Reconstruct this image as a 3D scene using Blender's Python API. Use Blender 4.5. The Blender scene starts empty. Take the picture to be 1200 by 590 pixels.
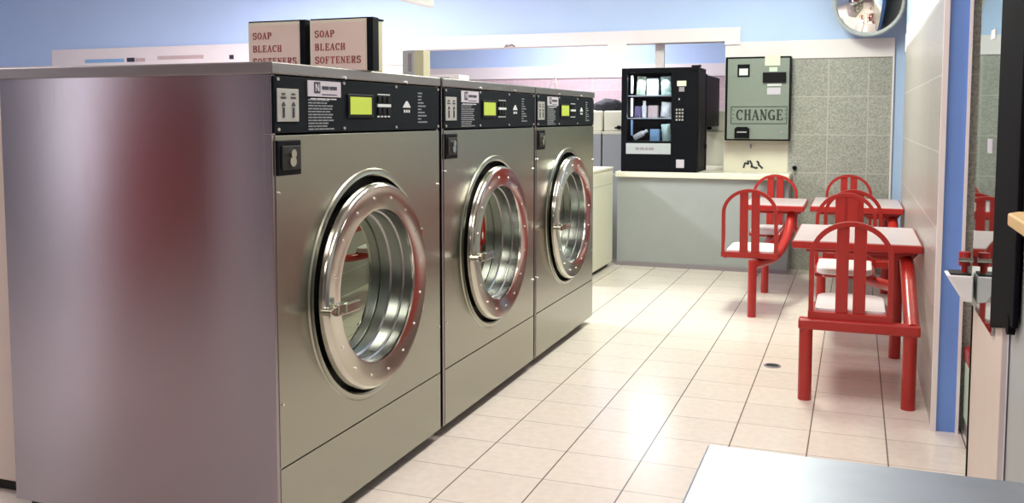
import bpy, bmesh, math, random
from mathutils import Vector, Matrix
random.seed(4)
S = bpy.context.scene
COL = S.collection
K = 1.45                      # one drawing unit (camera height) in metres
PI = math.pi

# ------------------------------------------------------------------ camera, light, exposure
F_PX, CX, CY = 1080.0, 600.0, 219.0
PITCH = math.atan(81 / F_PX); YAW = math.atan(404 / F_PX * math.cos(PITCH))
cam = bpy.data.cameras.new('camera'); cam_o = bpy.data.objects.new('camera', cam); COL.objects.link(cam_o)
cam_o.location = (0, 0, K); cam_o.rotation_euler = (PI / 2 - PITCH, 0, YAW)
cam.sensor_width = 36; cam.lens = 36 * F_PX / 1200; cam.shift_y = -76 / 1200; cam.clip_start = .02
S.camera = cam_o
S.view_settings.view_transform = 'Standard'; S.view_settings.look = 'None'
S.view_settings.gamma = 1; S.view_settings.use_curve_mapping = False
S.view_settings.exposure = 0.22
W = bpy.data.worlds.new('world'); S.world = W; W.use_nodes = True
W.node_tree.nodes['Background'].inputs[0].default_value = (.8, .85, 1, 1)
W.node_tree.nodes['Background'].inputs[1].default_value = .12

def area(name, loc, size, power, col, rot=(0, 0, 0)):
    l = bpy.data.lights.new(name, 'AREA'); l.shape = 'RECTANGLE'; l.size, l.size_y = size[0] * K, size[1] * K
    l.energy = power; l.color = col
    o = bpy.data.objects.new(name, l); COL.objects.link(o)
    o.location = [c * K for c in loc]; o.rotation_euler = rot
    return o
CEIL = 2.16
COOL = (.93, 1, .80); WARM = (1, .87, .84); PURE = (.95, .91, 1)
# (x, y, power, colour) of each ceiling fixture
LAMPS = [(-.60, 4.75, 76, COOL), (-.60, 2.7, 34, WARM), (-.45, .7, 34, WARM), (-1.6, -1.2, 22, WARM),
         (-3.6, 4.7, 175, PURE), (-3.6, 1.2, 30, PURE), (-2.4, 7.5, 92, PURE)]
for x, y, p, c in LAMPS:
    area('ceiling_lamp_light', (x, y, CEIL - .05), (.36, 1.0), p, c)
# added lights out of view, for pale streaks on the nearest washer's steel side
area('window_daylight', (-6.25, -2.85, 1.05), (.45, 1.5), 26, (.95, .93, 1), (PI / 2, 0, 0))
area('window_daylight', (-4.95, -2.85, .75), (.22, 1.3), 9, (1, .90, .95), (PI / 2, 0, 0))

# ------------------------------------------------------------------ materials
def new_mat(name):
    m = bpy.data.materials.new(name); m.use_nodes = True
    return m, m.node_tree.nodes, m.node_tree.links, m.node_tree.nodes['Principled BSDF']
def mat(name, col, rough=.5, metal=0, noise=0, scale=30, bump=0, spec=.5, coat=0, emit=None, estr=0):
    m, N, L, P = new_mat(name)
    P.inputs['Base Color'].default_value = (*col, 1); P.inputs['Roughness'].default_value = rough
    P.inputs['Metallic'].default_value = metal; P.inputs['Specular IOR Level'].default_value = spec
    P.inputs['Coat Weight'].default_value = coat
    if emit: P.inputs['Emission Color'].default_value = (*emit, 1); P.inputs['Emission Strength'].default_value = estr
    tc = N.new('ShaderNodeTexCoord'); nz = N.new('ShaderNodeTexNoise'); nz.inputs['Scale'].default_value = scale
    nz.inputs['Detail'].default_value = 5; L.new(tc.outputs['Object'], nz.inputs['Vector'])
    if noise:
        mx = N.new('ShaderNodeMix'); mx.data_type = 'RGBA'
        mx.inputs[6].default_value = (*[c * (1 - noise) for c in col], 1); mx.inputs[7].default_value = (*[min(1, c * (1 + noise)) for c in col], 1)
        L.new(nz.outputs['Fac'], mx.inputs[0]); L.new(mx.outputs[2], P.inputs['Base Color'])
    if bump:
        b = N.new('ShaderNodeBump'); b.inputs['Strength'].default_value = bump; b.inputs['Distance'].default_value = .01
        L.new(nz.outputs['Fac'], b.inputs['Height']); L.new(b.outputs['Normal'], P.inputs['Normal'])
    return m
def brushed(name, col, rough=.27, aniso=.0, streak=(1, 1, 1), bump=.03, var=.06, coord='Object'):
    """metal with fine brushing lines along the axis whose streak scale is small"""
    m, N, L, P = new_mat(name)
    P.inputs['Metallic'].default_value = 1; P.inputs['Roughness'].default_value = rough
    tc = N.new('ShaderNodeTexCoord'); mp = N.new('ShaderNodeMapping'); mp.inputs['Scale'].default_value = streak
    nz = N.new('ShaderNodeTexNoise'); nz.inputs['Scale'].default_value = 1; nz.inputs['Detail'].default_value = 4
    L.new(tc.outputs[coord], mp.inputs['Vector']); L.new(mp.outputs['Vector'], nz.inputs['Vector'])
    mx = N.new('ShaderNodeMix'); mx.data_type = 'RGBA'
    mx.inputs[6].default_value = (*[c * (1 - var) for c in col], 1); mx.inputs[7].default_value = (*[min(1, c * (1 + var)) for c in col], 1)
    L.new(nz.outputs['Fac'], mx.inputs[0]); L.new(mx.outputs[2], P.inputs['Base Color'])
    b = N.new('ShaderNodeBump'); b.inputs['Strength'].default_value = bump; b.inputs['Distance'].default_value = .004
    L.new(nz.outputs['Fac'], b.inputs['Height']); L.new(b.outputs['Normal'], P.inputs['Normal'])
    if aniso:
        P.inputs['Anisotropic'].default_value = aniso; P.inputs['Anisotropic Rotation'].default_value = .25
        tg = N.new('ShaderNodeTangent'); tg.direction_type = 'RADIAL'; tg.axis = 'Z'
        L.new(tg.outputs['Tangent'], P.inputs['Tangent'])
    return m
def tiles(name, col, grout, axes, pitch, off, w, rough, speck=.0, speck_scale=60, var=.05, wmul=(1, 1), bump=.15):
    """square tiles laid in world metres; axes = the two coordinates that span the surface"""
    m, N, L, P = new_mat(name)
    P.inputs['Roughness'].default_value = rough
    g = N.new('ShaderNodeNewGeometry'); sp = N.new('ShaderNodeSeparateXYZ'); L.new(g.outputs['Position'], sp.inputs[0])
    def M(op, a, b=None):
        n = N.new('ShaderNodeMath'); n.operation = op
        for i, v in enumerate((a, b)):
            if v is None: continue
            if isinstance(v, (int, float)): n.inputs[i].default_value = v
            else: L.new(v, n.inputs[i])
        return n.outputs[0]
    cells, lines = [], []
    for i, ax in enumerate(axes):
        t = M('DIVIDE', M('SUBTRACT', sp.outputs[ax], off[i] * K), pitch[i] * K)
        f = M('FRACT', t); cells.append(M('FLOOR', t))
        d = M('MINIMUM', f, M('SUBTRACT', 1.0, f))
        lines.append(M('LESS_THAN', d, w * wmul[i] / pitch[i] / 2))
    line = M('MAXIMUM', lines[0], lines[1])
    cv = N.new('ShaderNodeCombineXYZ'); L.new(cells[0], cv.inputs[0]); L.new(cells[1], cv.inputs[1])
    wn = N.new('ShaderNodeTexWhiteNoise'); L.new(cv.outputs[0], wn.inputs['Vector'])
    nz = N.new('ShaderNodeTexNoise'); nz.inputs['Scale'].default_value = speck_scale; nz.inputs['Detail'].default_value = 3
    L.new(g.outputs['Position'], nz.inputs['Vector'])
    k = M('ADD', M('MULTIPLY', M('SUBTRACT', wn.outputs['Value'], .5), var * 2), 1.0)
    rp = N.new('ShaderNodeMapRange'); rp.inputs[1].default_value = .35; rp.inputs[2].default_value = .65
    rp.inputs[3].default_value = 1 - speck; rp.inputs[4].default_value = 1 + speck; L.new(nz.outputs['Fac'], rp.inputs[0])
    k = M('MULTIPLY', k, rp.outputs[0])
    vm = N.new('ShaderNodeVectorMath'); vm.operation = 'SCALE'; vm.inputs[0].default_value = col; L.new(k, vm.inputs['Scale'])
    mx = N.new('ShaderNodeMix'); mx.data_type = 'RGBA'; L.new(line, mx.inputs[0]); L.new(vm.outputs[0], mx.inputs[6]); mx.inputs[7].default_value = (*grout, 1)
    L.new(mx.outputs[2], P.inputs['Base Color'])
    b = N.new('ShaderNodeBump'); b.inputs['Strength'].default_value = bump; b.inputs['Distance'].default_value = .003; b.invert = True
    L.new(line, b.inputs['Height']); L.new(b.outputs['Normal'], P.inputs['Normal'])
    return m
def glass(name, fac, tint=(.9, 1, .95), rough=.01, refl=(.9, .92, .92)):
    m = bpy.data.materials.new(name); m.use_nodes = True; N = m.node_tree.nodes; L = m.node_tree.links
    N.remove(N['Principled BSDF']); out = N['Material Output']
    t = N.new('ShaderNodeBsdfTransparent'); t.inputs[0].default_value = (*tint, 1)
    g = N.new('ShaderNodeBsdfGlossy'); g.inputs['Roughness'].default_value = rough; g.inputs[0].default_value = (*refl, 1)
    lw = N.new('ShaderNodeFresnel'); lw.inputs[0].default_value = 1.5
    a = N.new('ShaderNodeMath'); a.operation = 'ADD'; a.use_clamp = True; a.inputs[1].default_value = fac; L.new(lw.outputs[0], a.inputs[0])
    mx = N.new('ShaderNodeMixShader'); L.new(a.outputs[0], mx.inputs[0]); L.new(t.outputs[0], mx.inputs[1]); L.new(g.outputs[0], mx.inputs[2])
    L.new(mx.outputs[0], out.inputs['Surface']); return m

M = {}
M['blue'] = mat('blue_wall_paint', (.50, .66, .95), .55, noise=.04, scale=3, bump=.02)
M['blue_deep'] = mat('deep_blue_paint', (.17, .32, .78), .5, noise=.04, scale=4)
M['white'] = mat('white_painted_band', (.86, .80, .81), .5, noise=.03, scale=5)
M['cream_wall'] = mat('cream_painted_wall', (.72, .68, .56), .6, noise=.04, scale=6)
M['ceiling'] = mat('ceiling_paint', (.85, .83, .84), .8, noise=.03, scale=10)
M['grey_wall'] = mat('grey_painted_board', (.34, .37, .37), .5, noise=.05, scale=8)
M['floor'] = tiles('pale_floor_tiles', (.75, .68, .615), (.17, .145, .13), ('X', 'Y'), (.2253, .2245), (-1.015, 2.360), .0034, .22, speck=.035, speck_scale=25, var=.03, wmul=(1.25, .62))
M['tile_back'] = tiles('grey_speckled_wall_tile', (.37, .375, .335), (.50, .50, .45), ('X', 'Z'), (.241, .247), (-.176, 1.383), .006, .35, speck=.24, speck_scale=75, var=.05)
M['tile_side'] = tiles('grey_beige_wall_tile', (.40, .375, .355), (.60, .57, .54), ('Y', 'Z'), (.60, .247), (3.17, 1.383), .005, .3, speck=.12, speck_scale=55, var=.03)  # back wall's grey tile, grazing light put in as a lighter, pinker colour
M['tile_far'] = tiles('pinkish_wall_tile', (.60, .47, .50), (.70, .60, .62), ('X', 'Z'), (.40, .12), (0, 1.385), .006, .25, speck=.08, var=.05)
M['steel_front'] = brushed('brushed_steel_front', (.355, .365, .31), .26, 0, (6, 6, 420), .04)
M['steel_side'] = brushed('brushed_steel_side', (.36, .335, .365), .22, .85, (420, 420, 3), .02, .06)
M['steel_top'] = brushed('steel_lid', (.30, .285, .28), .38, 0, (4, 300, 4), .04)
M['steel_table'] = brushed('zinc_table_surface', (.42, .46, .52), .42, 0, (14, 14, 14), .02, .12)
M['chrome'] = brushed('polished_door_metal', (.56, .55, .49), .12, 0, (3, 3, 3), .004, .04)
M['bowl'] = brushed('brushed_door_bowl', (.34, .34, .35), .26, 0, (260, 3, 3), .04, .08)
M['drum'] = brushed('drum_steel', (.55, .55, .56), .28, 0, (120, 3, 3), .05, .15)
M['screw'] = mat('bright_screw', (.85, .85, .82), .25, 1)
M['black'] = mat('black_enamel', (.003, .004, .006), .5, noise=.2, scale=20, spec=.12)
M['black_gloss'] = mat('black_gloss_trim', (.004, .004, .006), .45, noise=.2, scale=20, spec=.15)
M['black_matt'] = mat('matt_black_frame', (.004, .004, .006), .8, noise=.2, scale=20, spec=.05)
M['panel'] = mat('control_panel_black', (.004, .007, .011), .6, noise=.2, scale=40, spec=.10)
M['rubber'] = mat('dark_rubber', (.008, .008, .008), .6, noise=.2, scale=40)
M['plinth'] = mat('dark_plinth', (.012, .012, .012), .7, noise=.2, scale=20)
M['plate'] = mat('grey_metal_plate', (.36, .37, .34), .45, noise=.1, scale=90)
M['label'] = mat('silver_label', (.52, .50, .56), .5, noise=.04, scale=60)
M['ink'] = mat('dark_ink', (.03, .03, .05), .6, noise=.1, scale=60)
M['pale_ink'] = mat('pale_print', (.22, .24, .26), .6, noise=.1, scale=60)
M['white_ink'] = mat('white_print', (.62, .66, .66), .5, noise=.05, scale=60)
M['lcd'] = mat('yellow_green_display', (.30, .38, .04), .3, noise=.05, scale=60, emit=(.55, .70, .06), estr=.35)
M['red'] = mat('red_gloss_paint', (.40, .022, .018), .32, noise=.06, scale=9, coat=.2, spec=.4)
M['red_table'] = mat('pinkish_laminate', (.56, .46, .48), .3, noise=.05, scale=30)
M['pad'] = mat('white_seat_plastic', (.80, .76, .78), .35, noise=.04, scale=20)
M['cream'] = mat('cream_enamel', (.68, .68, .54), .38, noise=.03, scale=8)
M['cream_pink'] = mat('pinkish_cream_panel', (.62, .53, .47), .45, noise=.03, scale=8)
M['box_face'] = mat('pale_pink_box_face', (.74, .60, .54), .55, noise=.03, scale=20)
M['box_side'] = mat('olive_cream_box_side', (.56, .56, .37), .5, noise=.04, scale=20)
M['box_red'] = mat('red_brown_ink', (.36, .07, .07), .6, noise=.1, scale=60)
M['counter'] = mat('cream_laminate_top', (.82, .79, .66), .3, noise=.03, scale=12)
M['changer'] = mat('grey_green_steel', (.20, .24, .205), .42, noise=.06, scale=25)
M['changer_ink'] = mat('dark_green_ink', (.035, .045, .035), .5, noise=.1, scale=60)
M['paper'] = mat('white_paper', (.85, .84, .84), .7, noise=.02, scale=30)
M['wood'] = mat('pale_wood_edge', (.66, .46, .20), .45, noise=.15, scale=12)
M['mirror'] = mat('convex_mirror_silver', (.9, .9, .86), .02, 1)
M['grey_plastic'] = mat('grey_plastic', (.42, .46, .48), .4, noise=.04, scale=20)
M['mauve'] = mat('mauve_grey_metal', (.28, .25, .28), .4, noise=.04, scale=12)
M['glass_door'] = glass('washer_door_glass', .58, (.30, .36, .34), .015, (.52, .60, .48))
M['glass_thin'] = glass('display_glass', -.02, (.95, .97, 1))
M['glass_dark'] = glass('dark_cabinet_glass', .55, (.06, .07, .08), .02, (.60, .66, .66))
M['tube'] = mat('lit_tube', (1, 1, 1), .5, emit=(.95, .97, 1), estr=3.0)
M['diffuser'] = mat('lit_diffuser', (1, 1, 1), .5, emit=(1, .98, .92), estr=4.0)
M['red_machine'] = mat('red_cabinet', (.45, .03, .03), .4, noise=.05, scale=5)
M['p_green'] = mat('pale_green_pack', (.60, .74, .55), .4, noise=.12, scale=40)
M['p_white'] = mat('white_pack', (.85, .86, .88), .35, noise=.05, scale=40)
M['p_mint'] = mat('mint_pack', (.60, .80, .74), .35, noise=.10, scale=40)
M['p_purple'] = mat('purple_pack', (.18, .14, .30), .35, noise=.3, scale=40)
M['p_pink'] = mat('pinkish_pack', (.60, .46, .46), .4, noise=.2, scale=40)
M['p_blue'] = mat('light_blue_pack', (.28, .50, .78), .35, noise=.1, scale=40)
M['bag'] = mat('black_bag_cloth', (.02, .02, .025), .8, noise=.3, scale=30, bump=.3)

# ------------------------------------------------------------------ builders
def box(bm, x0, x1, y0, y1, z0, z1):
    v = [bm.verts.new((x, y, z)) for x in (x0, x1) for y in (y0, y1) for z in (z0, z1)]
    for f in ((0, 1, 3, 2), (4, 6, 7, 5), (0, 4, 5, 1), (2, 3, 7, 6), (0, 2, 6, 4), (1, 5, 7, 3)):
        bm.faces.new([v[i] for i in f])
    return v
def frame_of(d):
    d = Vector(d).normalized(); a = Vector((0, 0, 1)) if abs(d.z) < .9 else Vector((1, 0, 0))
    u = d.cross(a).normalized(); return u, d.cross(u).normalized()
def tube(bm, pts, r, seg=14, caps=True, flat=1.0, u0=None):
    """sweep a circle (or a flattened one: second radius r*flat) along points"""
    pts = [Vector(p) for p in pts]; rings = []
    u = None
    for i, p in enumerate(pts):
        d = (pts[min(i + 1, len(pts) - 1)] - pts[max(i - 1, 0)]).normalized()
        if u is None: u = Vector(u0) if u0 else frame_of(d)[0]
        u = (u - d * u.dot(d)).normalized(); w = d.cross(u)
        rr = r[i] if isinstance(r, (list, tuple)) else r
        rings.append([bm.verts.new(p + u * math.cos(2 * PI * k / seg) * rr + w * math.sin(2 * PI * k / seg) * rr * flat) for k in range(seg)])
    for a, b in zip(rings, rings[1:]):
        for k in range(seg): bm.faces.new((a[k], a[(k + 1) % seg], b[(k + 1) % seg], b[k]))
    if caps: bm.faces.new(rings[0][::-1]); bm.faces.new(rings[-1])
def strip(bm, pts, w, t, wid):
    """rectangular section swept along pts: w across (direction wid), t in the other direction"""
    pts = [Vector(p) for p in pts]; wid = Vector(wid); rings = []
    for i, p in enumerate(pts):
        d = (pts[min(i + 1, len(pts) - 1)] - pts[max(i - 1, 0)]).normalized(); n = d.cross(wid).normalized()
        rings.append([bm.verts.new(p + wid * a * w / 2 + n * b * t / 2) for a, b in ((-1, -1), (1, -1), (1, 1), (-1, 1))])
    for a, b in zip(rings, rings[1:]):
        for k in range(4): bm.faces.new((a[k], a[(k + 1) % 4], b[(k + 1) % 4], b[k]))
    bm.faces.new(rings[0][::-1]); bm.faces.new(rings[-1])
def cyl(bm, p0, p1, r, seg=20): tube(bm, [p0, p1], r, seg)
def lathe_x(bm, prof, cy, cz, seg=72, close=False):
    """profile [(radius, x)] turned about the X-parallel axis through (cy, cz)"""
    rings = []
    for r, x in prof:
        if r < 1e-6: rings.append([bm.verts.new((x, cy, cz))])
        else: rings.append([bm.verts.new((x, cy + r * math.cos(2 * PI * k / seg), cz + r * math.sin(2 * PI * k / seg))) for k in range(seg)])
    pairs = list(zip(rings, rings[1:])) + ([(rings[-1], rings[0])] if close else [])
    for a, b in pairs:
        for k in range(seg):
            k2 = (k + 1) % seg
            if len(a) == 1: bm.faces.new((a[0], b[k2], b[k]))
            elif len(b) == 1: bm.faces.new((a[k], a[k2], b[0]))
            else: bm.faces.new((a[k], a[k2], b[k2], b[k]))
def holed_plate(bm, y0, y1, z0, z1, x0, x1, cy, cz, r, n=72):
    ang = [2 * PI * k / n for k in range(n)] + [math.atan2(z - cz, y - cy) % (2 * PI) for y in (y0, y1) for z in (z0, z1)]
    ang = sorted(set(ang)); lay = []
    for x in (x0, x1):
        inn, out = [], []
        for a in ang:
            c, s = math.cos(a), math.sin(a); t = 1e9
            if c > 1e-9: t = min(t, (y1 - cy) / c)
            if c < -1e-9: t = min(t, (y0 - cy) / c)
            if s > 1e-9: t = min(t, (z1 - cz) / s)
            if s < -1e-9: t = min(t, (z0 - cz) / s)
            inn.append(bm.verts.new((x, cy + r * c, cz + r * s))); out.append(bm.verts.new((x, cy + t * c, cz + t * s)))
        lay.append((inn, out))
    (i0, o0), (i1, o1) = lay; n = len(ang)
    for k in range(n):
        j = (k + 1) % n
        bm.faces.new((i1[k], o1[k], o1[j], i1[j])); bm.faces.new((i0[j], o0[j], o0[k], i0[k]))
        bm.faces.new((o0[k], o0[j], o1[j], o1[k])); bm.faces.new((i0[j], i0[k], i1[k], i1[j]))
def prism(bm, poly, axis, a, b):
    """polygon of 2-D points extruded along axis from a to b (axis 0: pts are y,z; 1: x,z; 2: x,y)"""
    def P(p, t): return {0: (t, p[0], p[1]), 1: (p[0], t, p[1]), 2: (p[0], p[1], t)}[axis]
    A = [bm.verts.new(P(p, a)) for p in poly]; B = [bm.verts.new(P(p, b)) for p in poly]
    bm.faces.new(A[::-1]); bm.faces.new(B); n = len(poly)
    for k in range(n): bm.faces.new((A[k], A[(k + 1) % n], B[(k + 1) % n], B[k]))
def obj(name, bm, m, parent=None, bevel=0, smooth=False, loc=None):
    bmesh.ops.recalc_face_normals(bm, faces=bm.faces)
    bmesh.ops.scale(bm, vec=(K, K, K), verts=bm.verts)
    me = bpy.data.meshes.new(name); bm.to_mesh(me); bm.free(); me.materials.append(M[m] if isinstance(m, str) else m)
    if smooth:
        for p in me.polygons: p.use_smooth = True
        me.set_sharp_from_angle(angle=math.radians(35))
    o = bpy.data.objects.new(name, me); COL.objects.link(o)
    if parent: o.parent = parent
    if loc: o.location = [c * K for c in loc]
    if bevel:
        b = o.modifiers.new('bevel', 'BEVEL'); b.width = bevel * K; b.segments = 2; b.limit_method = 'ANGLE'
    return o
def part(name, m, parent, fn, bevel=0, smooth=False, label=None):
    bm = bmesh.new(); fn(bm); o = obj(name, bm, m, parent, bevel, smooth)
    if label: o['label'] = label
    return o
def bpart(name, m, parent, *b, bevel=0, label=None): return part(name, m, parent, lambda bm: box(bm, *b), bevel, label=label)
def thing(name, label, cat, loc=(0, 0, 0), rz=0, group=None):
    o = bpy.data.objects.new(name, None); COL.objects.link(o); o.empty_display_size = .1
    o.location = [c * K for c in loc]; o.rotation_euler = (0, 0, rz); o['label'] = label; o['category'] = cat
    if group: o['group'] = group
    return o
def tag(o, label, cat, group=None):
    o['label'] = label; o['category'] = cat
    if group: o['group'] = group
    return o
def struct(name, m, *b):
    bm = bmesh.new(); box(bm, *b); o = obj(name, bm, m); o['kind'] = 'structure'; return o
def copy_tree(o, parent=None):
    c = o.copy(); COL.objects.link(c)
    if parent: c.parent = parent; c.matrix_parent_inverse = o.matrix_parent_inverse.copy()
    for ch in list(o.children): copy_tree(ch, c)
    return c

# stroke alphabet with serifs: (x0, z0, x1, z1, heavy?) in a unit box
T_, H_ = .090, .19
GL = {
 'S': [('c', .5, .74, .36, .24, 20, 270, H_), ('c', .5, .27, .38, .25, -160, 90, H_), (.84, .98, .84, .72, 0), (.14, .02, .14, .30, 0)],
 'O': [('c', .5, .5, .42, .46, 0, 360, H_)],
 'C': [('c', .54, .5, .44, .46, 45, 315, H_), (.90, .95, .90, .68, 0)],
 'G': [('c', .54, .5, .44, .46, 45, 315, H_), (.86, .42, .86, .06, 1), (.62, .42, 1.0, .42, 0)],
 'A': [(.08, .03, .48, .97, 0), (.48, .97, .86, .03, 1), (.24, .36, .72, .36, 0), (-.04, .03, .24, .03, 0), (.68, .03, 1.02, .03, 0)],
 'P': [(.22, .03, .22, .97, 1), (.05, .03, .42, .03, 0), (.05, .97, .6, .97, 0), ('c', .55, .73, .30, .24, -90, 90, H_), (.22, .48, .6, .48, 0)],
 'B': [(.22, .03, .22, .97, 1), (.05, .03, .6, .03, 0), (.05, .97, .55, .97, 0), ('c', .55, .75, .26, .22, -90, 90, H_), ('c', .58, .28, .30, .25, -90, 90, H_), (.22, .53, .58, .53, 0)],
 'L': [(.25, .03, .25, .97, 1), (.05, .97, .46, .97, 0), (.05, .03, .88, .03, 0), (.88, .03, .88, .26, 0)],
 'E': [(.25, .03, .25, .97, 1), (.05, .97, .84, .97, 0), (.05, .03, .90, .03, 0), (.25, .52, .66, .52, 0), (.84, .97, .84, .76, 0), (.90, .03, .90, .26, 0), (.66, .62, .66, .42, 0)],
 'F': [(.25, .03, .25, .97, 1), (.05, .97, .86, .97, 0), (.05, .03, .46, .03, 0), (.25, .52, .66, .52, 0), (.86, .97, .86, .74, 0), (.66, .62, .66, .42, 0)],
 'H': [(.2, .03, .2, .97, 1), (.8, .03, .8, .97, 1), (.2, .52, .8, .52, 0), (.04, .97, .36, .97, 0), (.04, .03, .36, .03, 0), (.64, .97, .96, .97, 0), (.64, .03, .96, .03, 0)],
 'T': [(.5, .03, .5, .97, 1), (.08, .97, .92, .97, 0), (.3, .03, .7, .03, 0), (.08, .97, .08, .74, 0), (.92, .97, .92, .74, 0)],
 'N': [(.16, .03, .16, .97, 0), (.14, .97, .82, .03, 1), (.84, .03, .84, .97, 0), (.0, .03, .32, .03, 0), (.68, .97, 1.0, .97, 0), (.0, .97, .2, .97, 0)],
 'R': [(.22, .03, .22, .97, 1), (.05, .03, .40, .03, 0), (.05, .97, .6, .97, 0), ('c', .55, .73, .28, .24, -90, 90, H_), (.22, .49, .6, .49, 0), (.52, .49, .86, .03, 1), (.78, .03, 1.0, .03, 0)],
}
def write(bm, text, org, right, up, h, adv, wid, depth=.0008):
    """lay text as thin raised strokes from org; wid = glyph width, adv = advance"""
    org, right, up = Vector(org), Vector(right), Vector(up); n = right.cross(up)
    def seg(x0, z0, x1, z1, t):
        a = Vector((x0 * wid, z0 * h)); b = Vector((x1 * wid, z1 * h)); d = (b - a)
        if d.length < 1e-7: return
        d.normalize(); q = Vector((-d.y, d.x)) * t * h / 2; a = a - d * t * h * .12; b = b + d * t * h * .12
        lo, hi = [], []
        for p in (a - q, b - q, b + q, a + q):
            P = o + right * p.x + up * p.y; lo.append(bm.verts.new(P)); hi.append(bm.verts.new(P + n * depth))
        bm.faces.new(hi); bm.faces.new(lo[::-1])
        for k in range(4): bm.faces.new((lo[k], lo[(k + 1) % 4], hi[(k + 1) % 4], hi[k]))
    for i, ch in enumerate(text):
        o = org + right * adv * i
        for s in GL[ch]:
            if s[0] == 'c':
                _, cx, cz, rx, rz, a0, a1, t = s; n_ = 12
                for k in range(n_):
                    A = math.radians(a0 + (a1 - a0) * k / n_); B = math.radians(a0 + (a1 - a0) * (k + 1) / n_)
                    tt = T_ + (t - T_) * abs(math.cos((A + B) / 2))
                    seg(cx + rx * math.cos(A), cz + rz * math.sin(A), cx + rx * math.cos(B), cz + rz * math.sin(B), tt)
            else: seg(*s[:4], H_ if s[4] else T_)

# ------------------------------------------------------------------ the room
YB = 6.30                                     # plane of the back wall
struct('floor', 'floor', -8.0, .9, -3.0, 8.8, -.05, 0)
struct('ceiling', 'ceiling', -8.0, .9, -3.0, 8.8, CEIL, CEIL + .05)
struct('wall_left', 'blue', -8.05, -8.0, -3.0, 8.8, 0, CEIL)
struct('wall_front', 'mauve', -8.0, .9, -3.05, -3.0, 0, CEIL)
struct('wall_right', 'cream_wall', .9, .95, -3.0, 8.8, 0, CEIL)
# the back wall: blue above a wide opening, pale band over it, cream and tiled stretch to the right
OX0, OX1 = -3.16, -.832                       # opening
struct('wall_back', 'blue', -8.0, -.735, YB, YB + .12, 1.598, CEIL)
struct('wall_back', 'blue', -.735, .9, YB, YB + .12, 1.50, CEIL)
struct('wall_back', 'cream_wall', -8.0, OX0, YB, YB + .12, 0, 1.40)
struct('wall_back', 'cream_wall', OX1, -.42, YB, YB + .12, 0, 1.385)
struct('wall_back', 'white', OX1, -.42, YB, YB + .12, 1.385, 1.50)
struct('wall_back', 'tile_back', -.42, .205, YB - .004, YB + .12, 0, 1.383)
struct('wall_back', 'blue', .213, .9, YB, YB + .12, 0, 1.50)
struct('wall_back', 'grey_wall', OX0, OX1, YB + .02, YB + .12, 0, .60)
struct('wall_back', 'blue', -8.0, -6.70, YB, YB + .12, 1.40, 1.598)
struct('trim_1', 'white', -6.70, -.735, YB - .012, YB + .12, 1.508, 1.598)
struct('trim_2', 'white', -6.70, OX0, YB - .012, YB, 1.40, 1.508)
struct('trim_3', 'white', -8.0, -6.70, YB - .012, YB, 1.40, 1.46)
struct('trim_4', 'white', -.42, .205, YB - .014, YB, 1.383, 1.50)
struct('trim_5', 'white', .203, .213, YB - .016, YB, 0, 1.50)
struct('trim_6', 'white', OX1 - .003, -.735, YB - .012, YB + .12, 1.483, 1.508)
struct('trim_7', 'white', -1.325, -1.262, YB + .10, YB + .125, .60, 1.508)
# the room beyond the opening
struct('wall_far', 'blue', -8.0, .9, 8.65, 8.8, 1.50, CEIL)
struct('wall_far', 'tile_far', -8.0, .9, 8.65, 8.8, 0, 1.385)
struct('trim_8', 'white', -8.0, .9, 8.635, 8.8, 1.385, 1.50)
# tiled partition beside the tables with its blue end
struct('wall_partition', 'tile_side', .25, .262, 3.18, 5.70, 0, 1.392)
struct('wall_partition', 'white', .25, .262, 3.18, 5.70, 1.392, 1.515)
struct('wall_partition', 'blue', .25, .262, 3.18, 5.70, 1.515, CEIL)
struct('wall_partition', 'blue_deep', .262, .322, 3.175, 5.70, 0, CEIL)
struct('trim_9', 'white', .246, .262, 3.165, 3.182, 0, CEIL)
struct('trim_10', 'white', .318, .327, 3.165, 3.182, 0, CEIL)
struct('trim_11', 'white', .246, .262, 5.66, 5.70, 1.37, 1.47)
struct('wall_side', 'tile_back', .327, .9, 3.22, 3.30, 0, 1.383)
struct('wall_side', 'blue', .327, .9, 3.22, 3.30, 1.383, CEIL)
# frames added round the two unseen streak lights behind the viewer
for n, (x, w, z0, z1) in enumerate(((-6.25, .225, .30, 1.80), (-4.95, .11, .10, 1.40))):
    for a, b, c, d in ((x - w - .04, x - w, z0 - .04, z1 + .04), (x + w, x + w + .04, z0 - .04, z1 + .04), (x - w, x + w, z0 - .04, z0), (x - w, x + w, z1, z1 + .04)):
        struct('window_%d' % (n + 1), 'white', a, b, -3.0, -2.84, c, d)
# grey clad wall close to the camera on the right
struct('wall_near', 'grey_wall', .276, .9, -.6, 1.955, 0, CEIL)
struct('trim_12', 'mauve', .2735, .276, 1.89, 1.955, 0, CEIL)
struct('trim_13', 'label', .2725, .2735, 1.885, 1.893, 0, CEIL)

# ceiling lamps
for i, (x, y, p, c) in enumerate(LAMPS):
    t = thing('ceiling_light', 'rectangular fluorescent ceiling light', 'light', (x, y, CEIL), 0, 'fluorescent lights on the ceiling')
    bpart('housing', 'white', t, -.2, .2, -.53, .53, -.03, 0)
    bpart('diffuser', 'diffuser', t, -.18, .18, -.50, .50, -.036, -.03)
t = thing('hanging_panel', 'thin white hanging light panel high above the row of washers', 'light', (-2.14, 3.9, 1.585))
bpart('casing', 'paper', t, -.02, .02, -1.0, .6, 0, .16, bevel=.004)
for yy in (-.8, .4): part('hanger', 'screw', t, lambda bm, yy=yy: cyl(bm, (0, yy, .16), (0, yy, CEIL - 1.585), .003, 8))

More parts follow.
